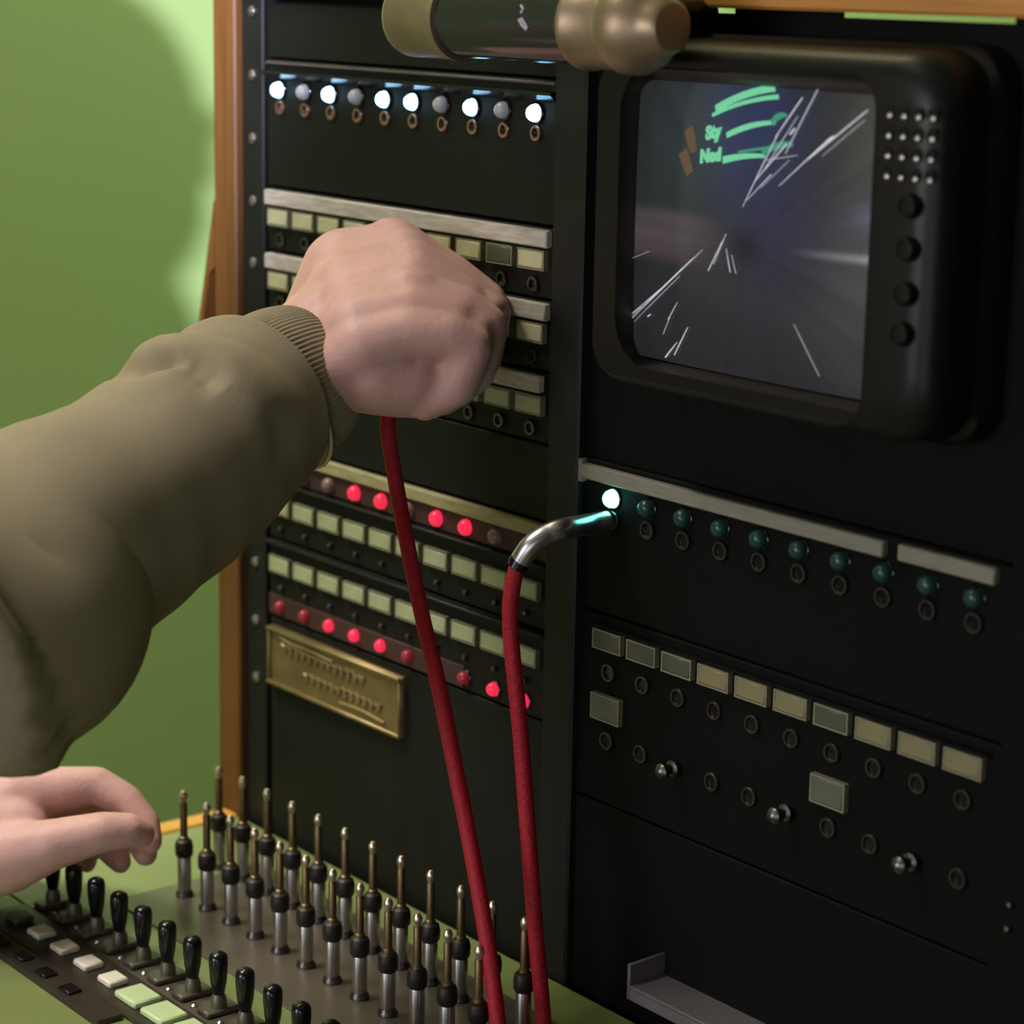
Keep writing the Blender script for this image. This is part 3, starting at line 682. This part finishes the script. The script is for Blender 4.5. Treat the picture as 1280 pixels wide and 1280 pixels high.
# sweatshirt: sleeves as lofted tubes with folds, one torso
def frame_path(pts): return smooth_path([p for p, r in pts], 10), None
CREASES = (  # line of a fold as the photograph shows it, depth, half width in px, one-sided step
    (((136, 478), (160, 463), (190, 452), (215, 447), (236, 450)), .0062, 9, 0),
    (((226, 440), (255, 462), (278, 488)), .0034, 20, 0),
    (((338, 500), (349, 530), (352, 565), (345, 610)), .0022, 16, 0),
    (((-30, 700), (0, 752), (30, 795), (52, 850), (64, 900), (76, 950)), .0075, 7, 1))
def crease(q):
    d = q-CAM; w_ = d.dot(fwd); x, y = 640+F*d.dot(RV)/w_, 640-F*d.dot(UV)/w_; f = 0
    for line, dep, wid, step in CREASES:
        best = 1e9; sg = 1; tt = 0
        for m, ((ax, ay), (bx, by)) in enumerate(zip(line, line[1:])):
            vx, vy = bx-ax, by-ay; t = max(0, min(1, ((x-ax)*vx+(y-ay)*vy)/(vx*vx+vy*vy)))
            dd = math.hypot(x-ax-t*vx, y-ay-t*vy)
            if dd < best: best = dd; sg = 1 if vx*(y-ay)-vy*(x-ax) > 0 else -1; tt = (m+t)/(len(line)-1)
        e = max(0, min(1, tt*3, (1-tt)*3)) if not step else 1
        if step: f += dep*(sstep(-wid, wid, sg*best)*math.exp(-(max(0, sg*best)/160)**2))*e - dep*.35*math.exp(-(best/wid)**2)
        else: f += e*(-dep*math.exp(-(best/wid)**2)+.12*dep*math.exp(-((best-2.6*wid)/(1.8*wid))**2))
    return f
def sleeve(bm, nodes, n=220, k=26, folds=None, squash=1.0):
    C_ = smooth_path([p for p, r in nodes], k); R0 = [Vector((r, 0, 0)) for p, r in nodes]; RR = [v.x for v in smooth_path(R0, k)]
    rings = []; ref = None
    for i, p in enumerate(C_):
        t = (C_[min(i+1, len(C_)-1)]-C_[max(i-1, 0)]).normalized()
        if ref is None: ref = Vector((0, 0, 1))
        ref = (ref-t*ref.dot(t)).normalized(); b_ = t.cross(ref); ring = []
        for j in range(n):
            th = 2*math.pi*j/n; rad = RR[i]
            if folds: rad += folds(i/k, th, p)
            dr = ref*math.cos(th)+b_*math.sin(th)
            if folds is fold_r and i < 7.2*k and dr.dot(CAM-p) > 0: rad += crease(p+dr*rad)
            ring.append(p+dr*rad)
        rings.append(ring)
    loft(bm, rings)
    return C_, rings
def wrap(a): return (a+math.pi) % (2*math.pi)-math.pi
def fold_r(s, th, p):
    f = .0022*noise.noise(p*22)+.0008*noise.noise(p*60)
    f += .0050*math.exp(-((s-.62-.18*math.sin(th+.6))/.22)**2)
    f -= .0030*math.exp(-((s-1.15-.35*math.sin(th-.5))/.15)**2)*(.55+.45*math.cos(th-.2))
    f += .0042*math.exp(-((s-1.60-.45*math.sin(th-.4))/.24)**2)*(.5+.5*math.cos(th-.1))
    f -= .0025*math.exp(-((s-2.05-.30*math.sin(th-.2))/.12)**2)*max(0, math.cos(th-.1))
    f += .0060*math.exp(-((s-2.38)/.3)**2)*max(0, math.cos(th))
    f += .0050*math.exp(-((s-1.9-.8*math.sin(th+1.2))/.25)**2)*max(0, -math.cos(th+.9))
    return f
def nd(px, py, depth, rpx): return (at_d(px, py, depth), rpx*depth/F)
Rn = [nd(346, 489, 1.005, 84), nd(330, 500, 1.001, 102), nd(288, 528, .985, 118), nd(222, 582, .962, 133), nd(140, 640, .935, 144), nd(42, 702, .905, 158), (EL, .0465),
      (EL.lerp(SH, .35)+Vector((0, 0, -.002)), .053), (EL.lerp(SH, .75), .066), (SH+Vector((-.02, 0, 0)), .068), (SH+Vector((-.09, 0, -.01)), .06)]
bm = bmesh.new(); SC_, SRings = sleeve(bm, Rn, folds=fold_r)
Ln = [(LWR.lerp(LEL, .02), .031), (LWR.lerp(LEL, .12), .038), (LWR.lerp(LEL, .5), .043), (LEL, .052), (LEL.lerp(LSH, .4), .058), (LSH+Vector((.02, 0, 0)), .064), (LSH+Vector((.09, 0, -.01)), .06)]
sleeve(bm, Ln, n=48, k=8, folds=lambda s, th, p: .003*noise.noise(p*30))
T0 = TC_
rings = []  # unseen high collar and shoulders shaped to fill out the wall shadow
for dz, rx, ry, dy in ((.155, .078, .078, -.005), (.125, .098, .086, -.005), (.092, .122, .090, -.003), (.062, .142, .092, 0), (.040, .155, .092, 0), (.0, .185, .105, .0), (-.10, .190, .125, .005), (-.22, .185, .130, .005), (-.34, .180, .135, 0), (-.46, .182, .140, -.01), (-.50, .172, .132, -.01), (-.53, .165, .125, -.01)):
    rings.append([T0+Vector((rx*math.cos(a)*(1+.03*noise.noise((a*2, dz*9, 1))), dy+ry*math.sin(a)*(1+.03*noise.noise((a*2, dz*9, 4))), dz)) for a in [2*math.pi*i/64 for i in range(64)]])
loft(bm, rings)
swt = part('sweatshirt', mesh(bm, angle=75), KHAKI, per)
def cuff(pts, name='cuff'):
    C_ = smooth_path([p for p, r in pts], 8); RR = [v.x for v in smooth_path([Vector((r, 0, 0)) for p, r in pts], 8)]
    bm = bmesh.new(); n = 480; rings = []; ref = Vector((0, 0, 1))
    def ringat(i, rr, rib=1):
        nonlocal ref
        t = (C_[min(i+1, len(C_)-1)]-C_[max(i-1, 0)]).normalized(); rf = (ref-t*ref.dot(t)).normalized(); b_ = t.cross(rf)
        return [C_[i]+(rf*math.cos(2*math.pi*j/n)+b_*math.sin(2*math.pi*j/n))*(rr+rib*.00036*math.cos(2*math.pi*j/n*96)) for j in range(n)]
    rings = [ringat(i, RR[i]) for i in range(len(C_))]
    rings = [ringat(0, RR[0]-.004, .2), ringat(0, RR[0]-.0016, .6)] + rings
    loft(bm, rings, False, False); return mesh(bm, angle=75)
ce = [nd(396, 463, 1.014, 86), nd(382, 470, 1.011, 94), nd(356, 483, 1.006, 100), nd(322, 501, 1.000, 99)]
bm = bmesh.new()
for i in (13, 22):
    cr = SC_[i]; tube(bm, [cr+(q-cr)*1.012 for q in SRings[i]+SRings[i][:1]], .0008, 6)
part('seam_stitching', mesh(bm), THREAD, swt, label='pale seam stitching at the cuff')
cf = part('cuff', cuff(ce), KHAKIR, swt, label='ribbed khaki cuff')
cf2 = part('cuff', cuff([(LWR.lerp(LEL, -.10), .029), (LWR.lerp(LEL, -.03), .032), (LWR.lerp(LEL, .05), .033)]), KHAKIR, swt, label='ribbed khaki cuff')
# seat and trousers, out of sight below and to the left
bm = bmesh.new()
hip = TC_+Vector((0, -.01, -.50))
for s in (-1, 1):
    tube(bm, smooth_path([hip+Vector((s*.08, .0, .02)), hip+Vector((s*.10, .22, .03)), hip+Vector((s*.11, .40, .0)), hip+Vector((s*.11, .42, -.08)), hip+Vector((s*.11, .38, -.38)), hip+Vector((s*.11, .38, -.55))], 6), lambda t: .085-.035*t, 20)
ellips(bm, hip+Vector((0, -.02, 0)), ((.17, 0, 0), (0, .14, 0), (0, 0, .10)))
part('trousers', mesh(bm, angle=70), DENIM, per)
bm = bmesh.new()
for s in (-1, 1):
    q = hip+Vector((s*.11, .38, 0)); q.z = -1.095
    ellips(bm, q+Vector((0, .07, 0)), ((.045, 0, 0), (0, .14, 0), (0, 0, .035)))
    tube(bm, [(q.x, q.y, -1.09), (q.x, q.y, hip.z-.50)], .043, 16)
part('shoes', mesh(bm, angle=70), RUB, per)
st = thing('stool', 'round wooden stool under the person in khaki', 'stool', (hip.x, hip.y-.02, -1.13))
part('seat', lathem([(0, hip.z-.14), (.17, hip.z-.14), (.18, hip.z-.13), (.18, hip.z-.11), (.17, hip.z-.098), (0, hip.z-.098)], 'z', 32, (hip.x, hip.y-.02, 0)), WOOD, st)
for k in range(4):
    a = math.pi/4+math.pi/2*k; d = Vector((math.cos(a), math.sin(a), 0)); c = Vector((hip.x, hip.y-.02, 0))
    part('leg', tubem([c+d*.13+Vector((0, 0, hip.z-.135)), c+d*.19+Vector((0, 0, -1.13))], .016, 12), WOOD, st)
